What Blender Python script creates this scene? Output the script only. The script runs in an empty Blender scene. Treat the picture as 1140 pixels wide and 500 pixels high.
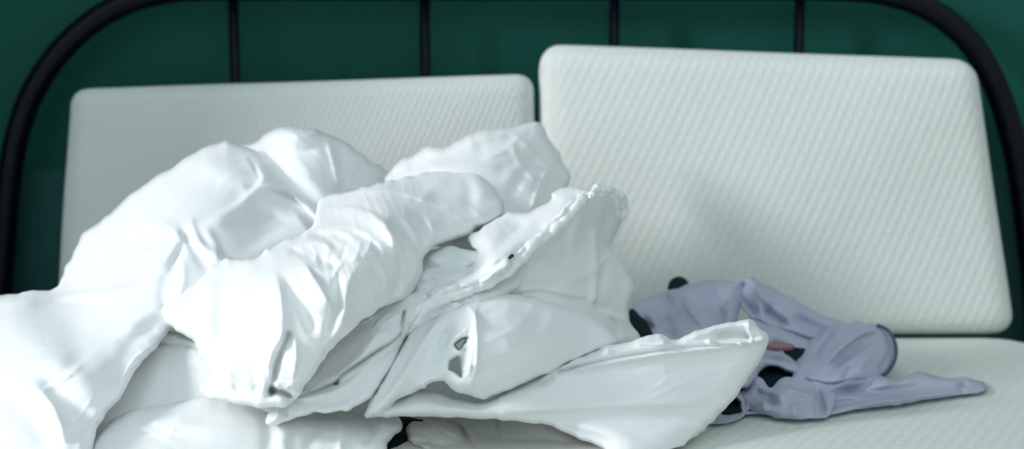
import bpy, bmesh, math
import numpy as np
from mathutils import Vector, Matrix

rng = np.random.default_rng(7)
C = bpy.context.scene.collection
FPX = 1428.0
PITCH = math.radians(6.9)
CAM = np.array([0.0, -1.70, 0.35])

# ------------------------------------------------------------------ helpers
def at(u, v, d):
    """world point seen at photo pixel (u, v) standing d metres of floor distance in front of the camera"""
    u = np.asarray(u, float); v = np.asarray(v, float); d = np.asarray(d, float)
    x = (u - 570.0) / FPX
    yy = (250.0 - v) / FPX
    ry = math.cos(PITCH) + yy * math.sin(PITCH)
    rz = -math.sin(PITCH) + yy * math.cos(PITCH)
    s = d / ry
    return np.stack([CAM[0] + x * s, CAM[1] + ry * s, CAM[2] + rz * s], -1)

def dmat(v, z=0.0):
    """floor distance at which pixel row v meets the height z"""
    yy = (250.0 - np.asarray(v, float)) / FPX
    ry = math.cos(PITCH) + yy * math.sin(PITCH)
    rz = -math.sin(PITCH) + yy * math.cos(PITCH)
    return (z - CAM[2]) / rz * ry

def catmull(P, n=8, closed=False):
    P = np.asarray(P, float); N = len(P); out = []
    segs = N if closed else N - 1
    for i in range(segs):
        if closed:
            p0, p1, p2, p3 = P[(i-1) % N], P[i], P[(i+1) % N], P[(i+2) % N]
        else:
            p0, p1, p2, p3 = P[max(i-1, 0)], P[i], P[i+1], P[min(i+2, N-1)]
        for k in range(n):
            t = k / n
            out.append(0.5*((2*p1)+(-p0+p2)*t+(2*p0-5*p1+4*p2-p3)*t*t+(-p0+3*p1-3*p2+p3)*t**3))
    if not closed: out.append(P[-1])
    return np.array(out)

def link_mesh(name, V, F, mat, parent=None, smooth=True, uv=None):
    me = bpy.data.meshes.new(name)
    me.from_pydata([tuple(p) for p in V], [], [tuple(int(i) for i in f) for f in F])
    me.validate()
    bm = bmesh.new(); bm.from_mesh(me)
    bmesh.ops.recalc_face_normals(bm, faces=bm.faces); bm.to_mesh(me); bm.free()
    if smooth: me.polygons.foreach_set('use_smooth', [True]*len(me.polygons))
    if uv is not None:
        l = me.uv_layers.new(name='UVMap')
        idx = np.empty(len(me.loops), np.int32); me.loops.foreach_get('vertex_index', idx)
        l.data.foreach_set('uv', np.asarray(uv, np.float32)[idx].ravel())
    me.materials.append(mat)
    o = bpy.data.objects.new(name, me); C.objects.link(o)
    if parent: o.parent = parent
    return o

def tag(o, label=None, cat=None, group=None, kind=None):
    if label: o['label'] = label
    if cat: o['category'] = cat
    if group: o['group'] = group
    if kind: o['kind'] = kind
    return o

def empty(name, loc=(0, 0, 0)):
    o = bpy.data.objects.new(name, None); o.location = loc; C.objects.link(o); return o

def tube(path, r, seg=16, closed_ends=True, rfun=None):
    """swept tube: V, F along a 3-D path"""
    P = np.asarray(path, float); n = len(P)
    T = np.gradient(P, axis=0); T /= np.linalg.norm(T, axis=1)[:, None] + 1e-12
    ref = np.array([0, 1.0, 0]) if abs(T[0][1]) < .9 else np.array([1.0, 0, 0])
    V = []; 
    nrm = np.cross(T[0], ref); nrm /= np.linalg.norm(nrm)
    for i in range(n):
        nrm = nrm - T[i]*np.dot(nrm, T[i]); nrm /= np.linalg.norm(nrm)
        b = np.cross(T[i], nrm)
        for k in range(seg):
            a = 2*math.pi*k/seg
            rr = r if rfun is None else rfun(i/(n-1), a, i)
            V.append(P[i] + rr*(math.cos(a)*nrm + math.sin(a)*b))
    F = []
    for i in range(n-1):
        for k in range(seg):
            a, b2 = i*seg+k, i*seg+(k+1) % seg
            F.append((a, b2, b2+seg, a+seg))
    if closed_ends:
        F.append(tuple(range(seg))[::-1]); F.append(tuple((n-1)*seg+k for k in range(seg)))
    return V, F

def merge(parts):
    V = []; F = []
    for v, f in parts:
        o = len(V); V += list(v); F += [tuple(i+o for i in q) for q in f]
    return V, F

def boxvf(x0, x1, y0, y1, z0, z1):
    V = [(x, y, z) for z in (z0, z1) for y in (y0, y1) for x in (x0, x1)]
    F = [(0,2,3,1), (4,5,7,6), (0,1,5,4), (2,6,7,3), (0,4,6,2), (1,3,7,5)]
    return V, F

# value noise
_NT = rng.standard_normal((256, 256))
def vnoise(x, y):
    xi = np.floor(x).astype(int); yi = np.floor(y).astype(int)
    fx = x - xi; fy = y - yi
    fx = fx*fx*(3-2*fx); fy = fy*fy*(3-2*fy)
    g = lambda a, b: _NT[a % 256, b % 256]
    return ((g(xi, yi)*(1-fx)+g(xi+1, yi)*fx)*(1-fy) + (g(xi, yi+1)*(1-fx)+g(xi+1, yi+1)*fx)*fy)

def seg_dist(px, py, poly, closed):
    """distance to polyline, signed side, arc parameter 0..1 (chunked)"""
    A = poly if not closed else np.vstack([poly, poly[:1]])
    a = A[:-1]; b = A[1:]; ab = b-a; L = np.linalg.norm(ab, axis=1)+1e-9
    cum = np.concatenate([[0], np.cumsum(L)]); tot = cum[-1]
    D = np.full(px.shape, 1e9); S = np.zeros(px.shape); Q = np.zeros(px.shape)
    for i in range(len(a)):
        wx = px-a[i, 0]; wy = py-a[i, 1]
        t = np.clip((wx*ab[i, 0]+wy*ab[i, 1])/(L[i]**2), 0, 1)
        dx = wx-t*ab[i, 0]; dy = wy-t*ab[i, 1]
        d = np.hypot(dx, dy); m = d < D
        D = np.where(m, d, D)
        S = np.where(m, np.sign(ab[i, 0]*wy-ab[i, 1]*wx), S)
        Q = np.where(m, (cum[i]+t*L[i])/tot, Q)
    return D, S, Q

def inside(px, py, poly):
    r = np.zeros(px.shape, bool); n = len(poly); j = n-1
    for i in range(n):
        xi, yi = poly[i]; xj, yj = poly[j]
        if yi != yj:
            c = ((yi > py) != (yj > py)) & (px < (xj-xi)*(py-yi)/(yj-yi)+xi)
            r ^= c
        j = i
    return r

def tps(ctrl):
    """thin-plate surface through (u, v, value) control points"""
    c = np.asarray(ctrl, float); P = c[:, :2]/100.0; n = len(c)
    def phi(r): return r*r*np.log(r+1e-9)
    K = phi(np.linalg.norm(P[:, None]-P[None], axis=2)) + 1e-3*np.eye(n)
    if n >= 3:
        A = np.zeros((n+3, n+3)); A[:n, :n] = K; A[:n, n] = 1; A[:n, n+1:] = P
        A[n, :n] = 1; A[n+1:, :n] = P.T
        w = np.linalg.lstsq(A, np.concatenate([c[:, 2], [0, 0, 0]]), rcond=None)[0]
    def f(u, v):
        u = u/100.0; v = v/100.0
        o = w[n] + w[n+1]*u + w[n+2]*v
        for i in range(n):
            o = o + w[i]*phi(np.hypot(u-P[i, 0], v-P[i, 1]))
        return o
    return f

def stroke_height(u, v, strokes):
    h = np.zeros(u.shape)
    for st in strokes:
        pts, w, amp = st[:3]
        kind = st[3] if len(st) > 3 else 'g'
        pl = catmull(pts, 6) if len(pts) > 2 else np.array(pts, float)
        x0, y0 = pl.min(0)-4*w; x1, y1 = pl.max(0)+4*w
        m = (u > x0) & (u < x1) & (v > y0) & (v < y1)
        if not m.any(): continue
        D, S, Q = seg_dist(u[m], v[m], pl, False)
        tap = np.clip(np.minimum(Q, 1-Q)/0.28, 0, 1); tap = tap*tap*(3-2*tap)*0.88+0.12
        if 's' in kind: tap = np.clip((1-Q)/0.4, 0, 1)        # strong at the start only
        if 'e' in kind: tap = np.clip(Q/0.4, 0, 1)
        if 'f' in kind: tap = np.ones_like(Q)
        if 'r' in kind:   p = np.exp(-np.sqrt(D*D+(.18*w)**2)/w*1.4)*1.1
        elif 'L' in kind: # gentle on the left of the path, sharp on the right
            ww = np.where(S < 0, w, w*0.22); p = np.exp(-(D/ww)**2)
        elif 'R' in kind:
            ww = np.where(S > 0, w, w*0.22); p = np.exp(-(D/ww)**2)
        else: p = np.exp(-(D/w)**2)
        h[m] += amp*p*tap
    return h

ALLV = 0
def sheet_layer(outline, ctrl, T=0.02, sm=1.0, rim=26, strokes=(), g=2.0, noise=0.0012, nscale=22, back=0.03, holes=(), smooth_out=True, ang=0.6, zmin=0.003, floor_back=False):
    """closed, puffed cloth layer: front relief towards the room, back of it behind, one seam round the edge"""
    poly = catmull(outline, 6, True) if smooth_out else np.array(outline, float)
    hp = [np.array(h, float) for h in holes]
    if smooth_out:
        tt = np.gradient(poly, axis=0); tt /= np.linalg.norm(tt, axis=1)[:, None]+1e-9
        wn = 1.1*vnoise(poly[:, 0]/9+40, poly[:, 1]/9+60)
        poly = poly + np.stack([-tt[:, 1], tt[:, 0]], 1)*wn[:, None]*min(1, rim/14)
    x0, y0 = poly.min(0); x1, y1 = poly.max(0)
    nu = int((x1-x0)/g)+3; nv = int((y1-y0)/g)+3
    U, Vv = np.meshgrid(x0-g+np.arange(nu)*g, y0-g+np.arange(nv)*g)
    ins = inside(U, Vv, poly)
    D, _, _ = seg_dist(U, Vv, poly, True)
    for h in hp:
        ins &= ~inside(U, Vv, h); dh, _, _ = seg_dist(U, Vv, h, True); D = np.minimum(D, dh*6)
    ok = ins & (D > 0.25*g)
    cell = ok[:-1, :-1] & ok[1:, :-1] & ok[:-1, 1:] & ok[1:, 1:]
    used = np.zeros(ok.shape, bool)
    used[:-1, :-1] |= cell; used[1:, :-1] |= cell; used[:-1, 1:] |= cell; used[1:, 1:] |= cell
    full = np.zeros(ok.shape, int)
    full[:-1, :-1] += cell; full[1:, :-1] += cell; full[:-1, 1:] += cell; full[1:, 1:] += cell
    bnd = used & (full < 4)
    # snap the boundary to the outline
    allp = [poly] + hp
    bi = np.argwhere(bnd)
    for (i, j) in bi:
        best = 1e9; bp = None; p = np.array([U[i, j], Vv[i, j]])
        for q in allp:
            a = q; b = np.roll(q, -1, 0); ab = b-a
            t = np.clip(((p-a)*ab).sum(1)/((ab*ab).sum(1)+1e-9), 0, 1)
            c = a+ab*t[:, None]; dd = np.linalg.norm(c-p, axis=1); k = dd.argmin()
            if dd[k] < best: best = dd[k]; bp = c[k]
        if best < 3.5*g: U[i, j], Vv[i, j] = bp; D[i, j] = 0
    u = U[used]; v = Vv[used]; d = D[used]
    base = tps(ctrl)(u, v)
    e = np.clip(d/rim, 0, 1); prof = np.sqrt(np.clip(1-(1-e)**2, 0, 1))
    fade = np.clip(d/7.0, 0, 1)
    ca, sa = math.cos(ang), math.sin(ang)
    wu = u + 0.5*nscale*vnoise(u/70+3, v/70+8); wv = v + 0.5*nscale*vnoise(u/70+23, v/70+38)
    a = (wu*ca+wv*sa)/nscale; b = (-wu*sa+wv*ca)/nscale
    def crest(x, y):                                  # long thin crests with soft hollows between them
        n1 = np.abs(vnoise(x, y)); return np.exp(-n1*5.0)
    amt = np.clip(0.5+vnoise(u/60+11, v/60+5), 0.05, 1.6)   # some stretches smooth, some creased
    nz = amt*(1.5*crest(a*.22+31, b*.8+17) + 1.0*crest(a*.45+51, b*1.6+7) - 0.9*crest(a*.3+71, b*1.1+97)) + 0.5*vnoise(a*.25, b*.6) + 0.15*vnoise(a*.9+9, b*2.2+3)
    e2 = np.clip(d/6.0, 0, 1); prof2 = np.sqrt(np.clip(1-(1-e2)**2, 0, 1))
    h = T*0.55*prof + 0.005*prof2 + fade*(sm*stroke_height(u, v, strokes) + noise*nz*1.5)
    Pf = at(u, v, base-h)
    Pb = at(u, v, base + back*prof)
    z0 = zmin*2.5                                   # cloth that would sink into the mattress settles on top of it
    for Q in (Pf, Pb):
        Q[:, 2] = np.where(Q[:, 2] > z0, Q[:, 2], 0.0012+(z0-0.0012)*np.exp((np.minimum(Q[:, 2], z0)-z0)/(z0*5)))
    Pb[:, 2] = np.where(np.abs(Pb[:, 2]-Pf[:, 2]) < 1e-5, Pb[:, 2]-0.0005*prof, Pb[:, 2])
    n = len(u)
    idx = -np.ones(ok.shape, int); idx[used] = np.arange(n)
    bflag = bnd[used]
    bidx = np.where(bflag, np.arange(n), n+np.arange(n))
    F = []
    ci = np.argwhere(cell)
    q = np.stack([idx[ci[:, 0], ci[:, 1]], idx[ci[:, 0], ci[:, 1]+1], idx[ci[:, 0]+1, ci[:, 1]+1], idx[ci[:, 0]+1, ci[:, 1]]], 1)
    F = [tuple(r) for r in q] + [tuple(bidx[r][::-1]) for r in q]
    V = np.vstack([Pf, Pb])
    # drop unused back vertices
    keep = np.ones(2*n, bool); keep[n:][bflag] = False
    remap = np.cumsum(keep)-1
    F = [tuple(remap[list(f)]) for f in F]
    return list(V[keep]), F

# ------------------------------------------------------------------ materials
def new_mat(name):
    m = bpy.data.materials.new(name); m.use_nodes = True
    return m, m.node_tree.nodes, m.node_tree.links, m.node_tree.nodes['Principled BSDF']

def simple(name, col, rough=0.7, metal=0.0, bump=None, spec=0.5, sheen=0.0, var=0.0):
    m, N, L, P = new_mat(name)
    P.inputs['Base Color'].default_value = (*col, 1); P.inputs['Roughness'].default_value = rough
    P.inputs['Metallic'].default_value = metal; P.inputs['Specular IOR Level'].default_value = spec
    P.inputs['Sheen Weight'].default_value = sheen
    tc = N.new('ShaderNodeTexCoord')
    if bump:
        sc, dist = bump
        n = N.new('ShaderNodeTexNoise'); n.inputs['Scale'].default_value = sc; n.inputs['Detail'].default_value = 5
        L.new(tc.outputs['Object'], n.inputs['Vector'])
        b = N.new('ShaderNodeBump'); b.inputs['Distance'].default_value = dist; b.inputs['Strength'].default_value = 1
        L.new(n.outputs['Fac'], b.inputs['Height']); L.new(b.outputs['Normal'], P.inputs['Normal'])
    if var:
        n2 = N.new('ShaderNodeTexNoise'); n2.inputs['Scale'].default_value = 3; n2.inputs['Detail'].default_value = 3
        L.new(tc.outputs['Object'], n2.inputs['Vector'])
        mx = N.new('ShaderNodeMixRGB'); mx.inputs['Color1'].default_value = (*[c*(1-var) for c in col], 1)
        mx.inputs['Color2'].default_value = (*[min(1, c*(1+var)) for c in col], 1)
        L.new(n2.outputs['Fac'], mx.inputs['Fac']); L.new(mx.outputs['Color'], P.inputs['Base Color'])
    return m

def cotton(name, col, trans=0.12):
    """thin white cotton: fine weave bump, a little light through it"""
    m, N, L, P = new_mat(name)
    P.inputs['Base Color'].default_value = (*col, 1); P.inputs['Roughness'].default_value = 0.95
    P.inputs['Specular IOR Level'].default_value = 0.06; P.inputs['Sheen Weight'].default_value = 0.0
    tc = N.new('ShaderNodeTexCoord')
    n = N.new('ShaderNodeTexNoise'); n.inputs['Scale'].default_value = 55; n.inputs['Detail'].default_value = 4; n.inputs['Distortion'].default_value = .6
    L.new(tc.outputs['Object'], n.inputs['Vector'])
    w = N.new('ShaderNodeTexNoise'); w.inputs['Scale'].default_value = 900; w.inputs['Detail'].default_value = 1
    L.new(tc.outputs['Object'], w.inputs['Vector'])
    b = N.new('ShaderNodeBump'); b.inputs['Distance'].default_value = 0.0006; b.inputs['Strength'].default_value = .8
    b2 = N.new('ShaderNodeBump'); b2.inputs['Distance'].default_value = 0.00012; b2.inputs['Strength'].default_value = .5
    L.new(n.outputs['Fac'], b.inputs['Height']); L.new(w.outputs['Fac'], b2.inputs['Height'])
    L.new(b.outputs['Normal'], b2.inputs['Normal']); L.new(b2.outputs['Normal'], P.inputs['Normal'])
    return m

def knit(name, col, su, angle, rows, dist=0.0007):
    """quilted knit of a foam pillow: slanting rows of small raised dashes. UVs are in metres."""
    m, N, L, P = new_mat(name)
    P.inputs['Roughness'].default_value = 0.8; P.inputs['Specular IOR Level'].default_value = 0.2
    P.inputs['Sheen Weight'].default_value = 0.2
    uv = N.new('ShaderNodeUVMap'); uv.uv_map = 'UVMap'
    mp = N.new('ShaderNodeMapping'); mp.inputs['Rotation'].default_value = (0, 0, angle)
    L.new(uv.outputs['UV'], mp.inputs['Vector'])
    sp = N.new('ShaderNodeSeparateXYZ'); L.new(mp.outputs['Vector'], sp.inputs[0])
    def mth(op, a, b=None):
        n = N.new('ShaderNodeMath'); n.operation = op
        for i, s in enumerate((a, b)):
            if s is None: continue
            if isinstance(s, (int, float)): n.inputs[i].default_value = s
            else: L.new(s, n.inputs[i])
        return n.outputs[0]
    k1 = 2*math.pi/rows; k2 = 2*math.pi/su
    row = mth('SINE', mth('MULTIPLY', sp.outputs[0], k1))
    # neighbouring rows are staggered by half a dash
    ph = mth('MULTIPLY', mth('FLOOR', mth('DIVIDE', sp.outputs[0], rows)), math.pi)
    dash = mth('SINE', mth('ADD', mth('MULTIPLY', sp.outputs[1], k2), ph))
    hgt = mth('ADD', mth('MULTIPLY', row, 0.30), mth('MULTIPLY', mth('MULTIPLY', mth('ADD', row, 1.0), dash), 0.14))
    hgt = mth('ADD', hgt, 0.5)
    b = N.new('ShaderNodeBump'); b.inputs['Distance'].default_value = dist; b.inputs['Strength'].default_value = 1
    L.new(hgt, b.inputs['Height'])
    tc = N.new('ShaderNodeTexCoord')
    n = N.new('ShaderNodeTexNoise'); n.inputs['Scale'].default_value = 6; n.inputs['Detail'].default_value = 3
    L.new(tc.outputs['Object'], n.inputs['Vector'])
    b2 = N.new('ShaderNodeBump'); b2.inputs['Distance'].default_value = 0.01; b2.inputs['Strength'].default_value = .35
    L.new(n.outputs['Fac'], b2.inputs['Height']); L.new(b2.outputs['Normal'], b.inputs['Normal'])
    L.new(b.outputs['Normal'], P.inputs['Normal'])
    mx = N.new('ShaderNodeMixRGB'); mx.inputs['Color1'].default_value = (*[c*0.93 for c in col], 1); mx.inputs['Color2'].default_value = (*col, 1)
    L.new(hgt, mx.inputs['Fac']); L.new(mx.outputs['Color'], P.inputs['Base Color'])
    return m

M_duvet = cotton('duvet_cotton', (0.89, 0.91, 0.925))
M_sheet = cotton('sheet_cotton', (0.90, 0.915, 0.915))
M_under = cotton('under_sheet_cotton', (0.90, 0.915, 0.91))
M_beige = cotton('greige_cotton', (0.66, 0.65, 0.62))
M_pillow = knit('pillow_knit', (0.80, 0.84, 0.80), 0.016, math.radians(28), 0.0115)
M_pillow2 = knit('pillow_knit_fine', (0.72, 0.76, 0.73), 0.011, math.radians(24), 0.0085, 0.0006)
M_mattress = knit('mattress_knit', (0.70, 0.74, 0.69), 0.014, math.radians(30), 0.012)
M_black = simple('black_painted_steel', (0.002, 0.003, 0.008), 0.3, 0.0, spec=0.18)
M_wall = simple('green_wall_paint', (0.007, 0.088, 0.067), 0.6, spec=0.15, bump=(40, 0.0006), var=0.06)
M_dado = simple('teal_wall_panel', (0.022, 0.095, 0.088), 0.8, spec=0.15, bump=(40, 0.0006), var=0.05)
M_floor = simple('floor_boards', (0.30, 0.24, 0.17), 0.5, bump=(14, 0.002), var=0.15)
M_white = simple('white_plaster', (0.75, 0.76, 0.74), 0.8, bump=(60, 0.0008))
M_frame = simple('white_window_paint', (0.8, 0.8, 0.78), 0.4)
M_shirt = simple('lavender_jersey', (0.40, 0.42, 0.55), 0.9, bump=(300, 0.0004), spec=0.1, var=.08)
_n = M_shirt.node_tree.nodes; _mx = [n for n in _n if n.type == 'MIX_RGB'][0]
_mx.inputs['Color1'].default_value = (0.33, 0.33, 0.39, 1); _mx.inputs['Color2'].default_value = (0.60, 0.63, 0.80, 1)
_nz = [n for n in _n if n.type == 'TEX_NOISE'][-1]; _nz.inputs['Scale'].default_value = 7
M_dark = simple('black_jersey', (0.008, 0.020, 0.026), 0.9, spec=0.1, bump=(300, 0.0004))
M_pink = simple('faded_pink_cotton', (0.36, 0.17, 0.19), 0.85, bump=(300, 0.0004))
M_piping = simple('slate_piping', (0.09, 0.10, 0.17), 0.8)
M_thread = simple('cotton_thread', (0.55, 0.53, 0.45), 0.8)
M_button = simple('dark_button', (0.006, 0.008, 0.012), 0.4)

# ------------------------------------------------------------------ setting
def struct(name, vf, m):
    o = link_mesh(name, vf[0], vf[1], m, smooth=False); o['kind'] = 'structure'; return o
YW = 0.147
struct('wall_back', boxvf(-2.4, 3.0, YW, YW+.1, -0.55, 3.0), M_wall)
struct('trim_1', boxvf(-2.4, 3.0, YW-0.012, YW, -0.55, 0.208), M_dado)
struct('floor', boxvf(-2.4, 3.0, -4.2, YW+.1, -0.6, -0.55), M_floor)
XL = -1.15  # unseen wall, brought in close to block light; its jamb shades the back wall
WY0, WY1, WZ0, WZ1 = -3.4, -0.43, 0.0, 1.75
struct('wall_left_unseen', merge([boxvf(XL-.12, XL, -4.2, WY0, -0.55, 3.0), boxvf(XL-.12, XL, WY1, YW, -0.55, 3.0),
        boxvf(XL-.12, XL, WY0, WY1, -0.55, WZ0), boxvf(XL-.12, XL, WY0, WY1, WZ1, 3.0)]), M_wall)
struct('window_1_unseen', merge([boxvf(XL-.1, XL-.04, WY0, WY0+.05, WZ0, WZ1), boxvf(XL-.1, XL-.04, WY1-.05, WY1, WZ0, WZ1),
        boxvf(XL-.1, XL-.04, WY0, WY1, WZ0, WZ0+.05), boxvf(XL-.1, XL-.04, WY0, WY1, WZ1-.05, WZ1)]), M_frame)

# ------------------------------------------------------------------ bed frame
bed = empty('bed_frame', (0, -0.02, -0.55))
tag(bed, 'black metal tube bed frame with arched headboard and thin upright bars', 'bed')
inv = Matrix.Translation((0, 0.02, 0.55))
def bedpart(name, V, F, lab=None):
    V = [Vector(p)+Vector((0, 0.02, 0.55)) for p in V]
    o = link_mesh(name, V, F, M_black, bed)
    if lab: o['label'] = lab
    return o
dh = 1.798
arch = [(-6, 420), (-3, 360), (1, 310), (5, 260), (10, 205), (18, 155), (33, 110), (56, 71), (85, 39), (122, 12), (165, -5), (215, -12), (300, -13), (450, -13),
        (600, -13), (800, -13), (930, -12), (985, -7), (1030, 8), (1067, 34), (1094, 68), (1113, 108), (1127, 155), (1137, 205), (1144, 260), (1150, 310), (1154, 360), (1158, 420)]
ap = catmull(arch, 6); A3 = at(ap[:, 0], ap[:, 1], dh)
A3 = np.vstack([A3[0]+[[0, 0, 0]], A3]);
lo0 = A3[0].copy(); lo0[2] = -0.55; A3[0] = lo0
A3 = np.vstack([A3, [[A3[-1][0], A3[-1][1], -0.55]]])
V, F = tube(A3, 0.0165, 20); bedpart('headboard_arch', V, F)
ztop = at(570, -13, dh)[2]
for u in (261, 473, 683.5, 889):
    x = at(u, 60, dh)[0]
    V, F = tube([(x, at(u, 60, dh)[1], ztop), (x, at(u, 60, dh)[1], 0.1), (x, at(u, 60, dh)[1], -0.2)], 0.0072, 14)
    bedpart('headboard_bar', V, F)
yh = at(570, 60, dh)[1]
V, F = tube([(A3[0][0], yh, -0.2), (0, yh, -0.2), (A3[-1][0], yh, -0.2)], 0.012, 14); bedpart('cross_rail', V, F)
V, F = boxvf(A3[0][0], A3[-1][0], -0.024, yh+0.008, -0.055, -0.040); bedpart('rear_ledge', V, F)
for sx in (-1, 1):
    V, F = boxvf(sx*0.70-.012, sx*0.70+.012, -1.98, yh, -0.26, -0.19); bedpart('side_rail', V, F)
    V, F = tube([(sx*0.70, -1.98, -0.55), (sx*0.70, -1.98, -0.15)], 0.0165, 16); bedpart('leg', V, F)
V, F = boxvf(-0.70, 0.70, -1.99, -1.97, -0.26, -0.19); bedpart('foot_rail', V, F)
V, F = merge([boxvf(-0.69, 0.69, y, y+.06, -0.222, -0.202) for y in np.linspace(-1.9, -0.08, 14)]); bedpart('slat_base', V, F)

# ------------------------------------------------------------------ rounded cushions (pillows, mattress)
def rounded_block(hx, hy, hz, r, n=14, rc=None):
    """rounded box: grid on each face pushed to a rounded corner; rc: plan corner radius. returns pts, faces"""
    bm = bmesh.new(); bmesh.ops.create_cube(bm, size=2.0)
    bmesh.ops.subdivide_edges(bm, edges=bm.edges, cuts=n, use_grid_fill=True)
    P = np.array([v.co[:] for v in bm.verts]); F = [tuple(v.index for v in f.verts) for f in bm.faces]
    bm.free()
    # denser near the edges
    P = np.sign(P)*(1-(1-np.abs(P))**1.6)
    H = np.array([hx, hy, hz]); X = P*H
    core = np.clip(X, -(H-r), H-r); dl = X-core; ln = np.linalg.norm(dl, axis=1)
    m = ln > 1e-9
    mx = np.abs(dl).max(1)
    X[m] = core[m] + dl[m]/ln[m][:, None]*mx[m][:, None]
    return X, F

def pillow(name, TL, TR, BR, BL, d_top, d_bot, thick, mat, label, r=0.03, bulge=0.012):
    c = [at(*TL, d_top), at(*TR, d_top), at(*BR, d_bot), at(*BL, d_bot)]
    X, F = rounded_block(1.0, 1.0, 1.0, 0.0001, 26)
    # unit coords s (left-right), t (bottom-top), w (front -1 .. back +1)
    W = (np.linalg.norm(c[1]-c[0])+np.linalg.norm(c[2]-c[3]))/4; Hh = (np.linalg.norm(c[0]-c[3])+np.linalg.norm(c[1]-c[2]))/4
    X, F = rounded_block(W, thick/2, Hh, r, 30)
    s = X[:, 0]/W; t = X[:, 2]/Hh; w = X[:, 1]
    # plan rounding of the corners seen from the front
    k = 1e-4
    cs = np.clip(np.abs(s)-(1-k/W), 0, 1); ct = np.clip(np.abs(t)-(1-k/Hh), 0, 1)
    cr = np.hypot(cs*W, ct*Hh); sq = np.maximum(cs*W, ct*Hh)
    f = np.where((cr > 1e-9), sq/np.maximum(cr, 1e-9), 1)
    s2 = np.where(cs > 0, np.sign(s)*((1-k/W)+cs*f), s); t2 = np.where(ct > 0, np.sign(t)*((1-k/Hh)+ct*f), t)
    a = (s2+1)/2; b = (t2+1)/2
    P = (c[0]*1)[None]*((1-a)*b)[:, None]+c[1][None]*(a*b)[:, None]+c[2][None]*(a*(1-b))[:, None]+c[3][None]*((1-a)*(1-b))[:, None]
    nrm = np.cross(c[1]-c[0], c[3]-c[0]); nrm /= np.linalg.norm(nrm)
    if nrm[1] < 0: nrm = -nrm
    bul = bulge*(1-s**2)*(1-t**2) + 0.0025*np.sin(s*5+1)*np.cos(t*4)
    off = w + thick/2 + np.where(w < 0, -bul, bul*.5)
    P = P + nrm[None]*off[:, None]
    uv = np.stack([s*W + np.where(np.abs(s) > .93, w*.5, 0), t*Hh+np.where(np.abs(t) > .93, w*.7, 0)], 1)
    lowest = P[:, 2].min()
    return link_mesh(name, P, F, mat, uv=uv), lowest

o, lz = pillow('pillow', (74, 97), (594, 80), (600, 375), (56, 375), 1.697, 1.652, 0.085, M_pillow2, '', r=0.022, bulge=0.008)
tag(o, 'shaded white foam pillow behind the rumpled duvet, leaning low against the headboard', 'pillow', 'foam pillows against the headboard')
print('pillow lowest', lz)
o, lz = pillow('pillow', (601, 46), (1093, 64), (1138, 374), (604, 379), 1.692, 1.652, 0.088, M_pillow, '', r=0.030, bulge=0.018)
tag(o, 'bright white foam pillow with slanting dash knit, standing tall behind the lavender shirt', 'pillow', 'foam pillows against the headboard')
print('pillow lowest', lz)

# mattress
X, F = rounded_block(0.685, 0.955, 0.10, 0.018, 34)
kk = 0.07
cs = np.clip(np.abs(X[:, 0])-(0.685-kk), 0, 1); ct = np.clip(np.abs(X[:, 1])-(0.955-kk), 0, 1)
cr = np.hypot(cs, ct); f = np.where(cr > 1e-9, np.maximum(cs, ct)/np.maximum(cr, 1e-9), 1)
X[:, 0] = np.where(cs > 0, np.sign(X[:, 0])*((0.685-kk)+cs*f), X[:, 0]); X[:, 1] = np.where(ct > 0, np.sign(X[:, 1])*((0.955-kk)+ct*f), X[:, 1])
uv = X[:, :2].copy()
X = X + np.array([0, -0.955-0.030, -0.10])
mat_o = link_mesh('mattress', X, F, M_mattress, uv=uv)
tag(mat_o, 'pale foam mattress with a fine knitted dash cover lying in the metal bed', 'mattress')

# ------------------------------------------------------------------ duvet (the tall puffy heap over the near side of the shaded pillow)
dl = []
# far lobe whose shaded flank runs down behind the sheet
dl.append(sheet_layer([(262,170),(283,160),(297,149),(318,141),(338,141),(356,145),(378,155),(400,170),(418,182),(431,192),(440,215),(420,260),(380,300),(300,300),(262,240)],
    [(320,145,1.50),(262,175,1.56),(430,190,1.55),(300,290,1.40),(400,280,1.45),(360,220,1.45)], T=0.045, rim=48, g=2.5, noise=0.0012,
    strokes=[([(292,160),(325,150),(356,152)],9,0.010,'g'), ([(300,167),(335,170),(358,165)],5,-0.006), ([(362,152),(370,180),(378,215)],7,0.010,'L'),
             ([(372,150),(380,185),(385,225)],8,-0.010),([(395,170),(388,200),(384,240)],7,0.004),
             ([(275,180),(320,185),(352,212),(380,245)],12,0.008),([(262,172),(300,172),(330,190)],6,-0.008)]))
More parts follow.
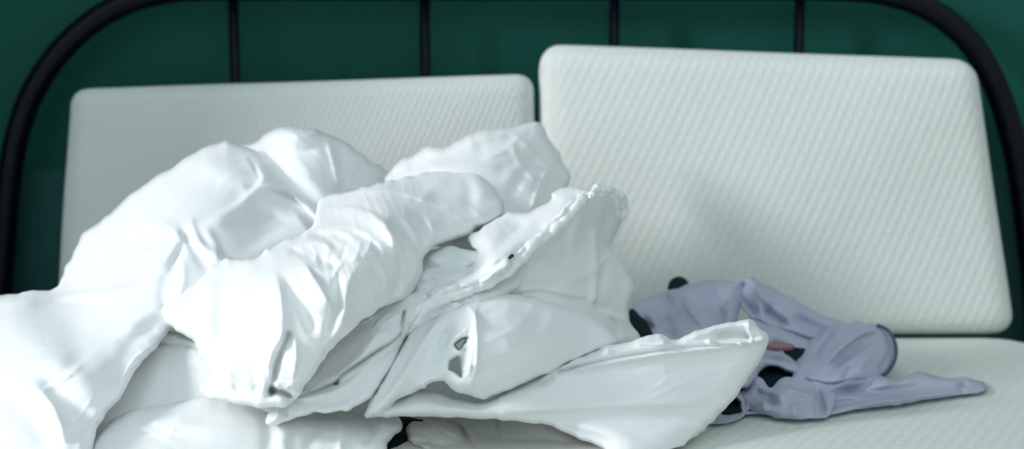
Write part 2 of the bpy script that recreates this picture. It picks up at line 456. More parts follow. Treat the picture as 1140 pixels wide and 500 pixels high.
# main body: the hump, the pinch of folds and the near end that runs out of the picture
dl.append(sheet_layer([(-60,345),(-20,332),(20,327),(45,323),(60,321),(66,314),(73,300),(80,285),(88,268),(97,256),(112,247),(130,230),(148,214),(172,198),(192,186),(205,176),(222,168),(240,160),(256,158),(272,163),(290,171),(310,180),(330,196),(352,220),(366,250),(368,290),(330,322),(280,338),(240,348),(212,352),(200,360),(190,370),(180,379),(173,390),(160,400),(148,418),(135,442),(118,462),(106,484),(100,530),(90,580),(-60,580)],
    [(-40,335,1.36),(30,328,1.35),(100,265,1.46),(70,318,1.40),(250,165,1.48),(350,215,1.45),(200,260,1.34),(300,260,1.36),(330,310,1.29),(130,330,1.285),(200,335,1.235),(190,365,1.215),(120,450,1.12),(60,400,1.17),(-40,430,1.18),(95,560,1.03),(-50,570,1.04),(20,500,1.09)], T=0.05, rim=50, g=2.0, noise=0.0011, nscale=30, ang=-0.5,
    strokes=[([(-30,338),(30,333),(80,328),(130,322),(165,312)],8,0.009,'R'),([(60,322),(85,300),(120,290)],14,-0.008),([(20,345),(70,338),(120,334)],7,-0.004),
             ([(205,176),(250,190),(292,203),(330,214)],14,0.008,'g'),
             ([(286,206),(320,214),(352,240),(366,262)],9,0.014,'L'),
             ([(270,172),(282,190),(292,205)],7,0.006,'r'),
             ([(280,168),(290,190),(291,203),(262,230),(214,253)],13,0.013,'L'),([(292,204),(315,211),(338,226)],4,0.007,'r'),([(268,216),(310,214),(345,228)],12,-0.006),
             ([(300,225),(290,250),(300,275)],26,-0.012),
             ([(322,230),(345,262),(352,285)],8,0.006,'r'),
             ([(208,262),(195,292),(188,318)],6,-0.009,'s'), ([(204,258),(222,285),(232,306)],6,-0.009,'s'),
             ([(203,262),(170,250),(130,262)],9,0.006,'s'), ([(210,264),(245,288),(262,300)],5,0.007,'s'),
             ([(213,240),(216,255),(226,275)],4,0.006,'r'), ([(190,256),(200,262),(211,280)],4,0.006,'r'),
             ([(225,250),(240,275),(238,300)],5,0.005),
             ([(199,270),(180,290),(160,312)],8,0.007,'s'),([(190,255),(150,270),(110,300)],11,-0.005),
             ([(200,280),(205,310),(196,340)],6,0.005,'r'),([(188,300),(182,330),(186,350)],7,-0.006),
             ([(160,205),(135,235),(120,270)],8,0.004,'r'),([(175,210),(150,240),(130,290)],6,-0.003),([(97,262),(105,290),(100,312)],6,-0.004),([(88,275),(90,295),(85,315)],5,0.004,'r'),
             ([(200,330),(165,345),(130,375)],13,0.006,'L'),([(185,350),(150,380),(120,430)],10,-0.005),
             ([(40,415),(70,440),(110,468)],10,-0.009),([(35,425),(60,455),(75,500)],8,0.008,'r'),([(50,400),(90,412),(125,400)],12,0.006),
             ([(0,440),(40,470),(60,510)],14,-0.007),([(60,380),(90,420),(112,450)],14,0.005),([(176,384),(150,400),(132,432)],7,0.006,'L'),([(72,490),(66,470),(40,455)],5,0.005,'r'),
             ([(95,350),(80,385),(90,420)],18,-0.005),([(0,350),(40,380),(60,420)],20,0.004)]))
V, F = merge(dl)
duvet = link_mesh('duvet', V, F, M_duvet)
tag(duvet, 'puffy white duvet heaped up tall in bright light before the shaded pillow', 'duvet')

# ------------------------------------------------------------------ under sheet (lies beneath, seen in the hollow and at the bottom edge)
ul = []
ul.append(sheet_layer([(120,395),(170,382),(215,384),(260,395),(300,420),(320,470),(300,520),(200,560),(90,560),(85,500),(100,440)],
    [(150,395,1.222),(250,395,1.19),(120,500,1.13),(250,500,1.13),(180,440,1.18)], T=0.012, rim=40, g=3, noise=0.0008, strokes=[([(180,395),(170,430),(150,460)],12,0.004)]))
# rolled edge at the back of the hollow
ul.append(sheet_layer([(168,368),(185,366),(205,373),(228,380),(262,392),(262,404),(230,403),(205,396),(184,390),(170,386)],
    [(170,375,1.24),(260,395,1.20),(200,392,1.225)], T=0.022, rim=12, g=2, noise=0.0004, strokes=[([(180,385),(205,391),(230,397)],2.5,-0.002)]))
# corner lobe
ul.append(sheet_layer([(86,560),(97,512),(108,486),(125,468),(150,455),(190,449),(235,440),(290,452),(330,462),(380,464),(425,459),(440,461),(447,470),(446,480),(436,490),(432,505),(430,560)],
    [(100,500,1.09),(150,460,1.15),(250,445,1.155),(330,465,1.15),(440,470,1.175),(430,540,1.05),(250,550,1.01),(100,550,1.02)], T=0.022, rim=24, g=2, noise=0.0016, nscale=20, ang=0.2,
    strokes=[([(110,478),(160,470),(230,472)],12,0.007),([(120,500),(180,485),(240,490)],9,-0.006),
             ([(360,470),(350,485),(340,505)],7,-0.006),([(385,468),(380,485),(378,510)],6,0.007,'r'),([(408,466),(415,480),(405,500)],5,-0.006),
             ([(430,464),(426,478),(412,492)],5,0.006,'r'),([(290,462),(300,480),(296,510)],8,-0.006),([(320,475),(315,490),(318,510)],7,0.006)]))
# flat shaded stretch with seams
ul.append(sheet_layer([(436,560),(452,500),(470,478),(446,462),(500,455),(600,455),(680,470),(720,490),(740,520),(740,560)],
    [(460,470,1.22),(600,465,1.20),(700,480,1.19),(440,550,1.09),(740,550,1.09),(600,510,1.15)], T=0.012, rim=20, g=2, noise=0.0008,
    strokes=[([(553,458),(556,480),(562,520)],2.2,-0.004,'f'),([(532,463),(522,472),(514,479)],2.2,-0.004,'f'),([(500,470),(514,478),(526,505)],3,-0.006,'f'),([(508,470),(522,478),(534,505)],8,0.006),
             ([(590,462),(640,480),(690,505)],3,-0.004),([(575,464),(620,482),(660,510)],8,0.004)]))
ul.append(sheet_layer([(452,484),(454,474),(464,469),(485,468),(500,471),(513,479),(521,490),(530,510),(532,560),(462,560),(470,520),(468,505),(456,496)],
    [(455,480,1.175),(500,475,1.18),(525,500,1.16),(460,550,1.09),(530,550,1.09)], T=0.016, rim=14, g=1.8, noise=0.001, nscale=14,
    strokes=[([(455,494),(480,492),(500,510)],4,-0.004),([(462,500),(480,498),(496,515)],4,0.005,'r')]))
V, F = merge(ul[:3])
under = link_mesh('under_sheet', V, F, M_under)
tag(under, 'greyish white sheet bunched flat beneath the duvet and the pulled up bedsheet', 'sheet')

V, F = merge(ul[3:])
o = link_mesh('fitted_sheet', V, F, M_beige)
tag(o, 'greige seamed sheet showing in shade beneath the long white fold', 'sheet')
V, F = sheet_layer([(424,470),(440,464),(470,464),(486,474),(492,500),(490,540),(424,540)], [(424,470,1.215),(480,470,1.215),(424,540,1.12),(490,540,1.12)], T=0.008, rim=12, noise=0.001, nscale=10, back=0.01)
o = link_mesh('gap_shade', V, F, M_dark)  # dark layer put into the gap to stand for deep shadow between sheets
tag(o, 'dark teal layer standing in for deep shadow in the gap between the white sheets', 'cloth')

# ------------------------------------------------------------------ bedsheet
sl = []
# C1 back crest
sl.append(sheet_layer([(424,215),(430,200),(440,184),(456,173),(470,166),(484,162),(500,161),(516,154),(530,147),(545,144),(562,143),(580,140),(596,136),(604,141),(610,150),(617,164),(626,178),(634,191),(635,200),(630,212),(615,240),(590,262),(540,280),(470,270),(435,250)],
    [(450,178,1.50),(600,140,1.56),(630,195,1.53),(540,180,1.47),(480,240,1.39),(590,255,1.40),(430,220,1.45)], T=0.035, rim=30, g=2, noise=0.0012, nscale=18, ang=0.15,
    strokes=[([(440,205),(470,200),(510,196)],8,-0.006),([(570,150),(575,175),(600,205)],5,0.005,'r'),([(585,148),(560,168),(530,180)],4,0.005,'r'),([(600,175),(580,195),(565,225)],6,-0.006),([(615,180),(600,205),(590,240)],7,0.006,'L'),([(434,196),(450,180),(476,169),(505,168)],6,0.006),([(446,190),(480,178),(530,172),(570,176)],10,-0.007),
             ([(505,165),(530,153),(560,150),(596,143)],6,0.007,'r'),([(520,168),(550,160),(585,155)],7,-0.006),
             ([(530,175),(565,168),(605,165)],6,0.004,'r'),([(545,192),(580,182),(612,185)],7,-0.004),([(596,142),(610,165),(626,195)],7,0.005,'g'),
             ([(556,188),(585,205),(600,230)],10,0.005)]))
# K valley floor between tongue, flap and hem
sl.append(sheet_layer([(425,340),(440,318),(455,298),(470,284),(485,276),(505,274),(530,278),(560,262),(580,262),(590,300),(560,330),(500,350),(450,375),(420,370)],
    [(440,330,1.235),(480,278,1.29),(560,270,1.29),(560,320,1.21),(460,360,1.18),(500,302,1.225)], T=0.018, rim=20, g=1.8, noise=0.001, nscale=14,
    strokes=[([(462,302),(490,297),(515,298),(540,296)],3.5,-0.009,'f'),([(474,290),(495,284),(525,290)],8,0.010),([(455,316),(480,308),(520,306)],6,0.010,'r'),([(540,282),(522,292),(505,312),(488,322)],5,0.009,'r'),
             ([(462,332),(480,325),(505,322)],4,-0.006),([(440,350),(455,335),(480,326)],7,0.008,'L'),([(525,280),(505,305),(480,322)],6,0.004)]))
# C near peak and the tongue that runs back from it
sl.append(sheet_layer([(175,345),(182,335),(190,327),(202,318),(215,313),(226,305),(238,295),(250,290),(264,287),(284,288),(293,282),(303,276),(318,268),(330,263),(338,259),(347,251),(350,243),(353,232),(358,222),(368,216),(385,212),(408,207),(432,202),(455,196),(479,191),(500,189),(516,187),(527,187),(537,192),(545,202),(554,214),(560,226),(561,238),(549,248),(532,256),(512,264),(493,270),(479,279),(472,290),(471,303),(466,314),(459,325),(450,331),(436,338),(420,346),(401,360),(384,374),(368,390),(356,406),(344,424),(332,441),(316,452),(300,454),(280,452),(250,448),(236,444),(226,436),(224,431),(231,424),(238,416),(231,405),(222,392),(216,380),(204,373),(192,366),(182,357)],
    [(360,225,1.40),(526,190,1.45),(558,235,1.37),(450,212,1.38),(480,262,1.27),(430,248,1.23),(350,245,1.32),(176,345,1.22),(240,300,1.24),(330,275,1.22),(395,288,1.155),(440,295,1.19),(468,310,1.22),(240,380,1.15),(300,330,1.12),(380,340,1.11),(320,440,1.075),(235,435,1.105),(410,365,1.12)], T=0.034, rim=30, g=1.6, noise=0.0011, nscale=18, ang=1.2,
    strokes=[([(285,290),(262,305),(252,335),(248,375),(246,410)],11,-0.011),([(300,282),(272,305),(266,340),(268,380)],16,0.007,'g'),
             ([(240,298),(232,320),(230,350),(232,380)],9,0.004),
             ([(306,300),(312,330),(313,365),(310,400)],10,0.013,'r'),
             ([(311,300),(330,330),(344,352),(352,378)],7,-0.011,'g'),
             ([(335,290),(352,312),(368,340),(371,350)],10,0.012,'R'),
             ([(374,300),(376,322),(372,350),(362,380)],5,-0.012),
             ([(398,296),(386,320),(383,350),(372,385)],10,0.012,'r'),
             ([(410,298),(420,312),(427,330)],4,-0.009),([(419,292),(428,305),(431,322)],5,0.007,'r'),
             ([(380,300),(396,287),(425,284),(440,290),(443,305),(440,330)],6,0.009,'r'),
             ([(448,270),(446,292),(444,312),(436,340)],5,-0.010),([(458,272),(463,298),(455,326)],7,0.008,'r'),
             ([(318,284),(340,278),(360,284)],5,-0.006),([(330,272),(350,268),(376,280)],5,0.007,'r'),
             ([(352,294),(366,291),(376,300)],5,-0.010),([(360,268),(366,278),(362,294)],4,0.006,'r'),
             ([(400,268),(399,280),(392,290)],4,0.007,'r'),([(385,272),(382,284),(376,292)],3,-0.004),
             # tongue: long soft folds falling to the pocket at (472, 288)
             ([(360,232),(395,232),(430,246),(455,268),(470,292)],11,0.011,'R'),
             ([(352,254),(380,252),(405,258),(420,272)],5,0.005,'r'),([(345,262),(372,262),(394,272)],4,-0.005),
             ([(430,244),(450,258),(466,286)],7,-0.016),([(412,238),(434,254),(448,280),(452,300)],7,0.012,'R'),([(456,240),(466,256),(470,280)],4,-0.008),([(474,244),(482,256),(480,276)],6,0.009,'r'),([(462,236),(472,252),(472,280)],5,-0.009),
             ([(372,222),(410,220),(450,228),(478,240)],6,-0.003),([(380,214),(430,212),(470,222),(500,232)],9,0.005,'L'),
             ([(500,196),(480,210),(462,232)],8,0.004,'r'),([(524,190),(534,206),(538,226)],8,0.003),([(515,196),(524,214),(520,240)],7,-0.004),
             ([(470,228),(500,218),(535,225)],9,-0.005),([(490,252),(520,247),(550,240)],9,0.005),([(488,234),(510,228),(530,234)],5,0.003,'r'),
             ([(338,262),(356,262),(370,270),(378,282)],3.5,-0.006),([(345,272),(352,282),(350,292)],3,0.005,'r'),([(318,275),(335,282),(350,290)],3.5,-0.005),
             ([(392,262),(408,266),(420,278),(424,288)],3.5,-0.006),([(412,262),(412,274),(404,284)],3,0.005,'r'),([(370,256),(390,262),(398,274)],3.5,0.006,'r'),([(330,300),(345,298),(362,303)],4,0.005,'r'),
             ([(388,290),(380,294),(374,302),(372,312)],3,0.007,'r'),([(420,250),(434,262),(440,280)],5,0.007,'r'),
             # slit with the dark pocket at its foot
             ([(322,372),(312,395),(305,420),(302,438)],3.5,-0.014,'f'),([(327,372),(330,395),(326,425)],4,0.009,'r'),([(314,372),(303,392),(299,415)],4,0.007,'r'),
             ([(303,435),(314,437),(325,443)],4,-0.022,'f'),([(300,425),(312,430),(326,434)],3,0.007),
             ([(446,300),(425,340),(398,352)],8,-0.007),([(392,330),(372,372),(345,415)],12,0.005,'r'),([(425,340),(395,368),(360,408)],8,-0.006),
             ([(262,395),(255,420),(262,440)],5,0.006,'r'),([(275,400),(285,425),(280,442)],5,-0.005),([(290,405),(294,425),(290,445)],4,0.006,'r'),
             ([(230,425),(250,418),(268,425)],5,0.005,'r'),([(225,437),(250,434),(280,440)],4,-0.004)]))
# D band that carries the stitched line, below the peak
sl.append(sheet_layer([(296,470),(303,455),(318,441),(336,434),(338,420),(350,396),(372,372),(396,352),(420,338),(440,328),(458,326),(478,324),(500,318),(520,312),(530,322),(515,332),(490,340),(470,352),(458,368),(446,388),(436,410),(424,428),(408,446),(385,458),(350,460),(330,464),(316,470),(304,474)],
    [(300,455,1.11),(350,430,1.135),(345,400,1.165),(400,350,1.195),(420,370,1.165),(470,340,1.19),(520,318,1.23),(400,440,1.12),(450,375,1.17),(320,468,1.10)], T=0.022, rim=18, g=1.1, noise=0.0010, nscale=14, ang=-0.7,
    strokes=[([(333,441),(352,436),(366,430),(376,426)],1.8,-0.010,'f'),([(374,428),(380,419),(394,409),(402,404),(412,397),(424,389),(436,382),(447,371),(448,360),(450,347)],1.8,-0.012,'f'),([(378,423),(392,414),(412,401),(436,386),(452,370)],3.5,0.004,'f'),
             ([(330,442),(355,440),(382,430),(410,408),(440,382),(460,360)],4,0.005,'f'),
             ([(352,424),(376,418),(400,398),(420,378)],5,0.006),([(395,400),(420,375),(438,360)],10,0.004),
             ([(340,452),(370,448),(400,438)],6,-0.004),([(300,450),(310,462),(302,472)],5,0.006),([(320,446),(316,458),(322,466)],4,-0.006)]))
# E2 shaded far side of the flap
sl.append(sheet_layer([(648,222),(655,215),(666,209),(680,210),(692,218),(696,232),(694,248),(687,262),(681,276),(690,286),(700,302),(706,318),(704,334),(700,350),(706,364),(714,380),(700,392),(650,390),(600,360),(560,330),(545,316),(560,296),(590,270),(620,246)],
    [(660,215,1.35),(690,220,1.40),(680,276,1.40),(704,318,1.40),(712,378,1.36),(560,315,1.24),(600,275,1.28),(630,320,1.28),(640,370,1.26)], T=0.028, rim=24, g=1.8, noise=0.0008, nscale=20, ang=-0.7,
    strokes=[([(664,262),(665,290),(664,322),(663,332)],7,0.010,'Rf'),([(560,328),(600,322),(640,330),(664,330)],7,0.006,'L'),
             ([(690,262),(672,290),(640,310),(600,318)],8,0.007,'L'),([(680,280),(672,300),(668,325)],5,-0.006),
             ([(650,225),(642,255),(636,290)],6,0.005),([(672,212),(676,235),(668,262)],6,-0.006),([(682,214),(688,232),(680,258)],5,0.006,'r'),
             ([(590,290),(620,270),(636,250)],7,-0.007),([(694,300),(690,325),(676,345)],8,-0.004),([(700,350),(680,345),(655,340)],5,-0.006),
             ([(704,368),(690,355),(670,348)],6,0.006,'r'),([(668,348),(684,362),(690,380)],4,-0.006),([(575,318),(610,300),(655,262)],9,-0.004)]))
# E1 bright turned-back flap
sl.append(sheet_layer([(521,264),(530,256),(545,248),(556,241),(566,237),(580,236),(592,236),(602,229),(613,222),(615,215),(624,210),(636,208),(648,210),(656,214),(655,222),(644,232),(632,244),(618,256),(604,264),(588,276),(576,288),(566,298),(552,308),(538,316),(520,322),(498,326),(474,334),(478,322),(490,312),(508,303),(526,292),(532,282),(524,273)],
    [(525,264,1.30),(565,240,1.34),(615,218,1.345),(650,214,1.335),(640,235,1.29),(580,280,1.22),(530,315,1.185),(480,330,1.18),(545,270,1.25)], T=0.020, rim=15, g=1.5, noise=0.001, nscale=16, ang=-0.65,
    strokes=[([(600,245),(575,268),(552,290),(535,305)],9,0.008,'g'),([(560,244),(578,250),(572,262)],7,-0.004),([(590,238),(570,262),(545,284)],6,-0.006),
             ([(566,284),(546,300),(520,310)],4,-0.007),([(634,212),(622,235),(600,256)],7,0.005),([(640,214),(643,226),(632,240)],4,-0.006),([(528,262),(545,262),(562,254)],7,0.005),
             ([(545,300),(520,308),(492,318)],6,0.006,'r'),([(540,290),(515,302),(488,318)],3,-0.004)]))
# F lower pouch
sl.append(sheet_layer([(405,466),(412,448),(424,424),(436,404),(447,383),(457,364),(470,348),(486,338),(504,331),(524,327),(544,326),(566,327),(590,331),(615,337),(640,345),(660,354),(676,364),(688,375),(691,383),(672,390),(645,400),(618,411),(594,422),(570,432),(550,440),(536,444),(520,440),(508,436),(496,429),(480,432),(462,436),(440,446),(424,458)],
    [(410,460,1.12),(460,360,1.19),(540,328,1.20),(640,346,1.23),(690,382,1.24),(540,440,1.13),(600,420,1.15),(540,380,1.13),(480,400,1.14),(440,440,1.12)], T=0.034, rim=26, g=1.6, noise=0.0005, nscale=22, ang=-0.5,
    holes=[[(507,384),(513,379),(520,376),(515,383),(511,389)],[(500,411),(502,403),(510,397),(512,407),(513,419),(507,414)],[(475,429),(482,425),(494,424),(500,430),(490,432),(480,432)]],
    strokes=[([(532,334),(529,350),(531,380),(530,410),(524,426)],5,0.010,'r'),([(518,336),(528,350),(533,366)],5,0.009,'r'),
             ([(528,356),(515,368),(500,382),(490,392)],5,0.010,'L'),([(508,360),(496,372),(492,395)],4,-0.010),
             ([(496,345),(468,385),(442,425),(422,452)],11,0.013,'L'),([(500,352),(480,380),(470,415),(462,432)],11,-0.009),
             ([(521,384),(514,398),(513,412)],4,-0.012),([(526,380),(524,402),(522,420)],3,0.006,'r'),([(500,398),(508,408),(514,420)],5,-0.008),([(498,415),(512,424),(535,434)],6,0.005),
             ([(562,340),(590,345),(612,362)],15,-0.004),([(625,358),(600,385),(580,412)],16,0.006),([(660,360),(652,380),(630,396)],12,-0.006),
             ([(590,345),(575,375),(560,405)],16,0.004),([(676,366),(682,376),(672,384)],5,0.004),([(455,400),(440,425),(420,446)],3,-0.003)]))
# G long front fold with the open hem corner
sl.append(sheet_layer([(398,470),(410,461),(424,452),(445,444),(470,434),(500,440),(535,448),(565,436),(590,424),(612,412),(632,402),(655,394),(680,385),(705,378),(724,373),(736,371),(748,378),(766,372),(790,364),(808,359),(822,356),(833,356),(842,362),(849,368),(855,375),(854,385),(849,396),(842,408),(832,423),(821,439),(810,452),(797,465),(787,473),(779,483),(771,489),(764,496),(760,504),(700,520),(672,500),(648,490),(622,479),(598,470),(560,467),(500,465),(450,464),(415,465)],
    [(410,462,1.13),(500,440,1.15),(620,408,1.18),(740,373,1.22),(852,375,1.25),(800,463,1.20),(760,500,1.155),(560,465,1.13),(650,488,1.14),(690,515,1.125),(700,430,1.180)], T=0.030, rim=26, g=1.6, noise=0.0005, nscale=26, ang=-0.35,
    strokes=[([(618,420),(680,404),(740,394),(800,387),(852,379)],2.6,0.007,'f'),([(622,414),(690,398),(760,388),(820,384)],2.4,-0.007,'f'),
             ([(628,408),(680,392),(740,382),(795,366),(832,358)],4,0.009,'f'),([(650,400),(700,388),(745,385)],3,-0.008),([(660,396),(690,386),(734,375)],4,0.006),([(736,373),(742,378),(736,386)],3,0.005,'r'),
             ([(800,374),(820,372),(835,376)],6,-0.018,'f'),([(833,360),(835,370),(837,380)],2.5,0.012,'f'),([(832,358),(845,368),(852,376)],3.5,0.007,'f'),([(790,381),(815,382),(850,378)],2.6,0.009,'f'),
             ([(540,462),(620,456),(700,452),(800,450)],10,0.005,'L'),([(600,470),(680,464),(780,466)],12,-0.007),
             ([(640,470),(680,480),(720,500)],7,0.002),([(624,474),(660,486),(690,502)],4,-0.006),
             ([(430,455),(500,452),(570,448),(640,425)],12,0.005),([(470,440),(530,452),(560,446)],6,-0.006),([(590,430),(630,415),(655,400)],4,-0.006),
             ([(820,445),(790,462),(768,488)],6,0.003)]))
V, F = merge(sl)
sheet = link_mesh('bedsheet', V, F, M_sheet)
tag(sheet, 'white crumpled bedsheet with gathered elastic hem, twisted in a heap mid bed', 'sheet')

# gathered elastic hem: puckered double cord
hp = [(654,216,1.285),(644,226,1.27),(632,238,1.26),(618,252,1.25),(604,264,1.24),(590,276,1.225),(578,288,1.215),(566,299,1.205),(552,309,1.195),(536,317,1.185),(518,323,1.178),(500,328,1.17),(484,335,1.165),(470,346,1.155),(459,360,1.15)]
hp = np.array(hp)
hc = catmull(hp, 26)
def ruffle(offset, r, seed, amp, dd):
    t = np.linspace(0, 1, len(hc)); T2 = np.gradient(hc[:, :2], axis=0); T2 /= np.linalg.norm(T2, axis=1)[:, None]
    nn = np.stack([-T2[:, 1], T2[:, 0]], 1)
    s = np.arange(len(hc))
    wob = 1.6*np.sin(s*.06+seed)+1.0*np.sin(s*.15+seed*2)+.35*np.sin(s*.33+seed)
    uv_ = hc[:, :2]+nn*(offset+wob*amp)[:, None]
    P = at(uv_[:, 0], uv_[:, 1], hc[:, 2]-0.012-dd+0.0014*np.sin(s*.13+seed)+.0006*np.sin(s*.29))
    tp = np.clip(np.minimum(t, 1-t)/0.06, 0.25, 1)
    rf = lambda q, a, i: r*tp[i]*(1+.12*math.sin(i*.13+seed)*math.sin(i*.05)+.05*math.sin(i*.37+a+seed)+.09*math.sin(2*a+i*.07))
    return tube(P, r, 14, rfun=rf)
V, F = merge([ruffle(-1.5, 0.0050, 1.0, .55, -0.003), ruffle(4.2, 0.0030, 4.0, .9, -0.003)])
o = link_mesh('elastic_hem', V, F, M_sheet, sheet); o['label'] = 'puckered elastic hem running along the turned back edge'
hc = catmull(np.array([(656,219,1.30),(661,214,1.315),(668,211,1.325),(677,210,1.335),(686,213,1.345),(692,220,1.355),(695,231,1.365),(692,246,1.37)]), 26)
V, F = merge([ruffle(0.5, 0.0044, 2.0, .9, -0.001), ruffle(4.5, 0.0034, 5.0, 1.1, -0.003)])
o = link_mesh('elastic_hem', V, F, M_sheet, sheet); o['label'] = 'puckered elastic hem over the shaded far corner'
# dark gap in the hem where the button shows
bp = at(569, 286, 1.185)
V, F = tube([bp+np.array([-.0016, 0, -0.0010]), bp+np.array([.0, -.0012, .0004]), bp+np.array([.0016, 0, .0016])], 0.0017, 10)
o = link_mesh('button', V, F, M_button, sheet); o['label'] = 'small dark button'

# ------------------------------------------------------------------ lavender shirt and the black garment under it
gl = []
def GD(v, lift): return dmat(v, lift)
gl.append(sheet_layer([(690,352),(700,341),(720,332),(750,322),(778,314),(800,311),(818,314),(826,325),(824,345),(818,372),(790,388),(740,402),(700,388)],
    [(700,345,1.50),(800,313,1.54),(720,390,1.39),(815,375,1.42),(770,350,1.46)], T=0.030, rim=22, sm=1.5, g=1.9, noise=0.0018, nscale=15, ang=0.9,
    strokes=[([(745,322),(738,345),(748,372)],8,-0.012),([(762,320),(768,345),(790,368)],7,0.012,'r'),([(785,316),(796,340),(800,365)],8,-0.013),([(812,316),(814,340),(808,365)],8,0.010,'r'),
             ([(705,345),(728,352),(752,348)],7,0.008,'r'),([(712,362),(735,368),(760,380)],6,-0.010),([(722,338),(718,355),(726,372)],5,-0.006)]))
gl.append(sheet_layer([(834,394),(822,382),(828,366),(842,354),(870,358),(900,364),(940,368),(946,384),(925,400),(905,412),(880,404),(858,394)],
    [(830,372,1.42),(900,366,1.50),(940,372,1.50),(905,408,1.41),(850,392,1.40)], T=0.022, rim=16, sm=1.4, g=1.8, noise=0.0014, nscale=12, ang=0.2,
    strokes=[([(845,362),(872,374),(905,390)],7,0.012,'r'),([(880,362),(905,374),(930,378)],6,-0.012),([(850,378),(872,388),(890,400)],5,-0.010),([(915,366),(916,384),(902,402)],6,0.010,'r')]))
gl.append(sheet_layer([(812,322),(822,312),(836,308),(850,315),(872,327),(897,341),(916,352),(932,356),(946,362),(951,372),(940,383),(915,380),(890,374),(865,368),(842,358),(826,344)],
    [(820,330,1.50),(838,310,1.53),(935,358,1.545),(945,378,1.50),(870,368,1.46),(880,345,1.50)], T=0.030, rim=18, sm=1.4, g=1.8, noise=0.0012, nscale=14, ang=0.5,
    strokes=[([(826,318),(826,332),(838,348)],7,-0.016,'f'),([(840,312),(846,328),(862,342)],6,0.012,'r'),([(850,338),(858,350),(880,364)],5,-0.014),([(868,334),(900,350),(938,364)],8,0.012,'r'),([(880,352),(905,364),(935,374)],5,-0.009)]))
gl.append(sheet_layer([(905,376),(916,366),(930,361),(948,359),(966,359),(982,362),(990,368),(996,381),(997,396),(992,409),(984,418),(968,422),(940,426),(905,426),(884,414),(892,392)],
    [(910,375,1.47),(975,362,1.50),(995,390,1.46),(980,415,1.39),(900,420,1.34),(940,390,1.40)], T=0.024, rim=14, sm=1.5, g=1.5, noise=0.001, nscale=12, ang=-0.6,
    strokes=[([(985,368),(962,372),(938,388),(915,412)],5,0.012,'R'),([(972,380),(950,390),(932,408),(925,420)],4.5,-0.012),([(944,362),(922,378),(905,400)],6,0.009,'r'),([(978,386),(964,402),(955,420)],8,0.007,'r'),
             ([(930,366),(915,384),(904,402)],3.5,-0.011),([(988,376),(990,392),(980,412)],3,-0.006,'f'),([(960,366),(940,380),(924,396)],3,0.005,'r'),([(950,404),(942,414),(940,424)],3,-0.006)]))
gl.append(sheet_layer([(858,466),(874,444),(898,424),(925,414),(948,411),(972,416),(1000,422),(1012,418),(1022,413),(1036,417),(1055,421),(1075,420),(1090,425),(1098,432),(1097,439),(1078,443),(1040,448),(1000,453),(960,459),(925,466),(905,471),(880,472)],
    [(870,465,1.262),(905,425,1.33),(950,420,1.36),(1030,420,1.385),(1095,432,1.375),(1000,450,1.31),(920,467,1.262)], T=0.018, rim=10, sm=1.5, g=1.5, noise=0.001, nscale=14, ang=-0.15, zmin=0.002,
    strokes=[([(905,444),(940,436),(1000,434),(1045,428)],5,-0.010),([(925,455),(975,449),(1040,440),(1092,434)],5,0.009,'r'),([(955,416),(938,428),(915,440)],5,0.010,'r'),([(1020,416),(1044,422),(1072,428)],4,0.007,'r'),
             ([(905,460),(935,449),(965,447)],4,-0.010),([(975,420),(960,430),(930,438)],4,-0.008),([(1000,426),(975,432),(950,434)],4,0.006,'r'),([(1078,424),(1070,432),(1076,440)],3,-0.004),([(920,466),(960,456),(1000,450)],2.5,-0.004)]))
# front panel with its folded edge and the open cuff
gl.append(sheet_layer([(822,470),(826,452),(822,440),(832,430),(838,418),(848,424),(858,432),(868,424),(880,420),(896,420),(908,424),(920,430),(930,440),(928,458),(919,469),(895,470),(870,468),(850,465),(834,468)],
    [(825,468,1.275),(840,425,1.33),(900,424,1.335),(925,440,1.30),(920,465,1.262),(860,465,1.265),(870,440,1.275)], T=0.024, rim=11, sm=1.4, g=1.3, noise=0.001, nscale=12, ang=0.5, zmin=0.002,
    strokes=[([(838,436),(856,442),(866,454)],5,-0.010),([(846,424),(858,436),(876,440)],4,0.008,'r'),([(870,428),(884,434),(906,440)],5,0.009,'R'),([(908,430),(914,446),(918,464)],3.5,-0.010),([(902,428),(908,446),(910,466)],4,0.007,'r'),
             ([(830,450),(842,460),(862,464)],4,-0.007),([(880,448),(886,458),(884,468)],6,0.005),([(858,434),(850,450),(856,464)],4,0.006,'r')]))
gl.append(sheet_layer([(786,477),(796,462),(802,446),(810,438),(820,436),(829,442),(832,454),(830,466),(822,474),(810,479),(798,480)],
    [(790,475,1.24),(810,440,1.30),(830,450,1.29),(825,474,1.25)], T=0.016, rim=7, sm=1.0, g=1.1, noise=0.0005, nscale=12, zmin=0.002,
    holes=[[(803,464),(805,454),(811,445),(818,443),(824,449),(825,458),(821,466),(813,470),(806,469)]], strokes=[([(800,450),(796,462),(790,474)],3,0.004,'r')]))
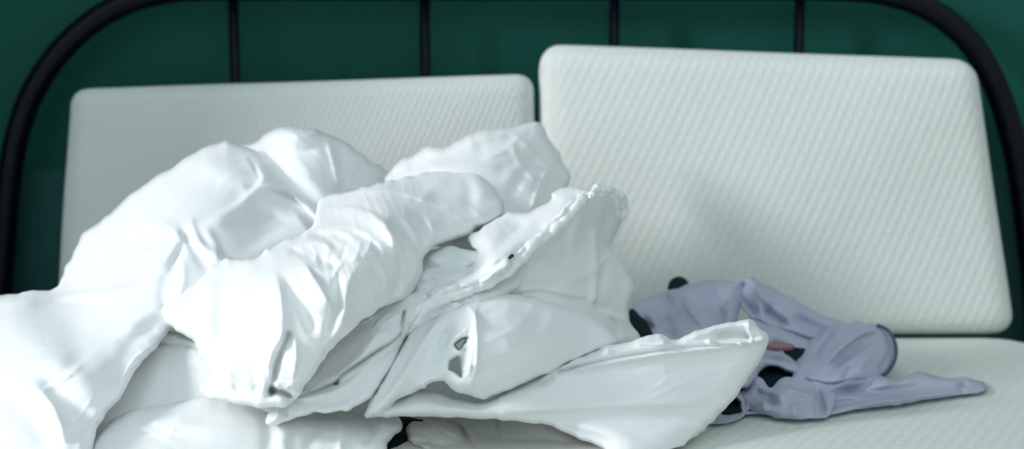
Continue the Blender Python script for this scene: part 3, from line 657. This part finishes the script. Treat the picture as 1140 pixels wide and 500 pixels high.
# twisted strip between the dark openings
gl.append(sheet_layer([(820,430),(826,408),(836,396),(850,392),(866,392),(878,396),(886,404),(892,412),(884,416),(870,410),(856,408),(846,414),(840,424),(832,432)],
    [(825,425,1.31),(840,396,1.38),(866,392,1.40),(890,412,1.36)], T=0.016, rim=8, sm=1.2, g=1.3, noise=0.0008, nscale=10,
    strokes=[([(832,420),(842,406),(862,400)],4,0.008,'r'),([(866,398),(878,404),(886,410)],3,-0.005)]))
gl.append(sheet_layer([(882,420),(888,408),(900,398),(908,392),(914,400),(910,412),(900,424),(888,428)],[(885,424,1.33),(906,394,1.40),(905,418,1.35)], T=0.014, rim=7, g=1.3, noise=0.0006, strokes=[([(890,420),(900,408),(906,398)],3,0.006,'r')]))
V, F = merge(gl)
shirt = link_mesh('shirt', V, F, M_shirt)
pp = catmull([(976,362,1.485),(986,366,1.48),(993,374,1.465),(997,385,1.45),(997,397,1.425),(992,409,1.395),(984,418,1.375)], 8)
V, F = tube(at(pp[:, 0], pp[:, 1], pp[:, 2]-0.006), 0.0022, 8)
o = link_mesh('piping', V, F, M_piping, shirt); o['label'] = 'dark blue piping round the cuff'
tag(shirt, 'crumpled lavender grey jersey shirt lying on the mattress before the bright pillow', 'shirt')
tr = sheet_layer([(852,388),(856,383),(866,381),(876,382),(884,386),(878,390),(864,391)],[(860,385,1.365),(888,386,1.375),(870,378,1.37)], T=0.008, rim=6, g=1.2, noise=0.0003, back=0.004)
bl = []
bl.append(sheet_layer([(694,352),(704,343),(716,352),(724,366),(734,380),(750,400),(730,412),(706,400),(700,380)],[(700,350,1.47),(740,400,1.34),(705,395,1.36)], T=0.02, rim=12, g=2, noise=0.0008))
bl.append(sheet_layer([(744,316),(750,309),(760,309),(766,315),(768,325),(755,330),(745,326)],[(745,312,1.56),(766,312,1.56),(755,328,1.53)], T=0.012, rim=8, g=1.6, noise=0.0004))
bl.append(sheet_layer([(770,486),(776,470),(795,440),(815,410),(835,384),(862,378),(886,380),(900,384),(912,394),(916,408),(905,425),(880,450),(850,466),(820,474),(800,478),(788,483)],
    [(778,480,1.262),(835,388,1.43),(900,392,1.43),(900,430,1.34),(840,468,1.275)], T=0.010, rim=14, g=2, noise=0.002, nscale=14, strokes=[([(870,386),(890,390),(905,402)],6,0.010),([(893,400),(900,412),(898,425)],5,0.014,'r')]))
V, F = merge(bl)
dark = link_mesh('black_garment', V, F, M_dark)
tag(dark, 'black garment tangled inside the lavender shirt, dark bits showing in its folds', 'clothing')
o = link_mesh('pink_trim', tr[0], tr[1], M_pink, dark); o['label'] = 'faded pink trim'

# ------------------------------------------------------------------ light
W = bpy.data.worlds.new('World'); bpy.context.scene.world = W; W.use_nodes = True
bg = W.node_tree.nodes['Background']; bg.inputs['Strength'].default_value = 0.80
_tc = W.node_tree.nodes.new('ShaderNodeTexCoord'); _mr = W.node_tree.nodes.new('ShaderNodeMapRange'); _cr = W.node_tree.nodes.new('ShaderNodeValToRGB')
_mr.inputs['From Min'].default_value = -1; _mr.inputs['From Max'].default_value = 1
_dp = W.node_tree.nodes.new('ShaderNodeVectorMath'); _dp.operation = 'DOT_PRODUCT'; _dp.inputs[1].default_value = (-0.80, 0.05, 0.60)
W.node_tree.links.new(_tc.outputs['Generated'], _dp.inputs[0]); W.node_tree.links.new(_dp.outputs['Value'], _mr.inputs['Value'])
W.node_tree.links.new(_mr.outputs[0], _cr.inputs['Fac']); W.node_tree.links.new(_cr.outputs['Color'], bg.inputs['Color'])
_cr.color_ramp.elements[0].color = (0.30, 0.31, 0.27, 1); _cr.color_ramp.elements[1].color = (1.16, 1.40, 1.50, 1)
def area(name, loc, target, sx, sy, power, col):
    l = bpy.data.lights.new(name, 'AREA'); l.shape = 'RECTANGLE'; l.size = sx; l.size_y = sy; l.energy = power; l.color = col
    o = bpy.data.objects.new(name, l); C.objects.link(o); o.location = loc
    o.rotation_euler = (Vector(target)-Vector(loc)).to_track_quat('-Z', 'Y').to_euler(); return o
area('daylight_outside_window', (-4.1, -1.95, 1.95), (-0.1, -0.15, 0.1), 0.45, 1.1, 128, (1.0, 0.97, 1.0))



# ------------------------------------------------------------------ camera
cam = bpy.data.cameras.new('camera'); co = bpy.data.objects.new('camera', cam); C.objects.link(co)
cam.sensor_width = 36; cam.lens = FPX/1140*36
co.location = CAM; co.rotation_euler = (math.pi/2-PITCH, 0, 0)
cam.dof.use_dof = True; cam.dof.focus_distance = 1.19; cam.dof.aperture_fstop = 3.4
sc = bpy.context.scene; sc.camera = co
sc.view_settings.view_transform = 'Standard'; sc.view_settings.look = 'None'
sc.view_settings.gamma = 1; sc.view_settings.use_curve_mapping = False; sc.view_settings.exposure = 0.06
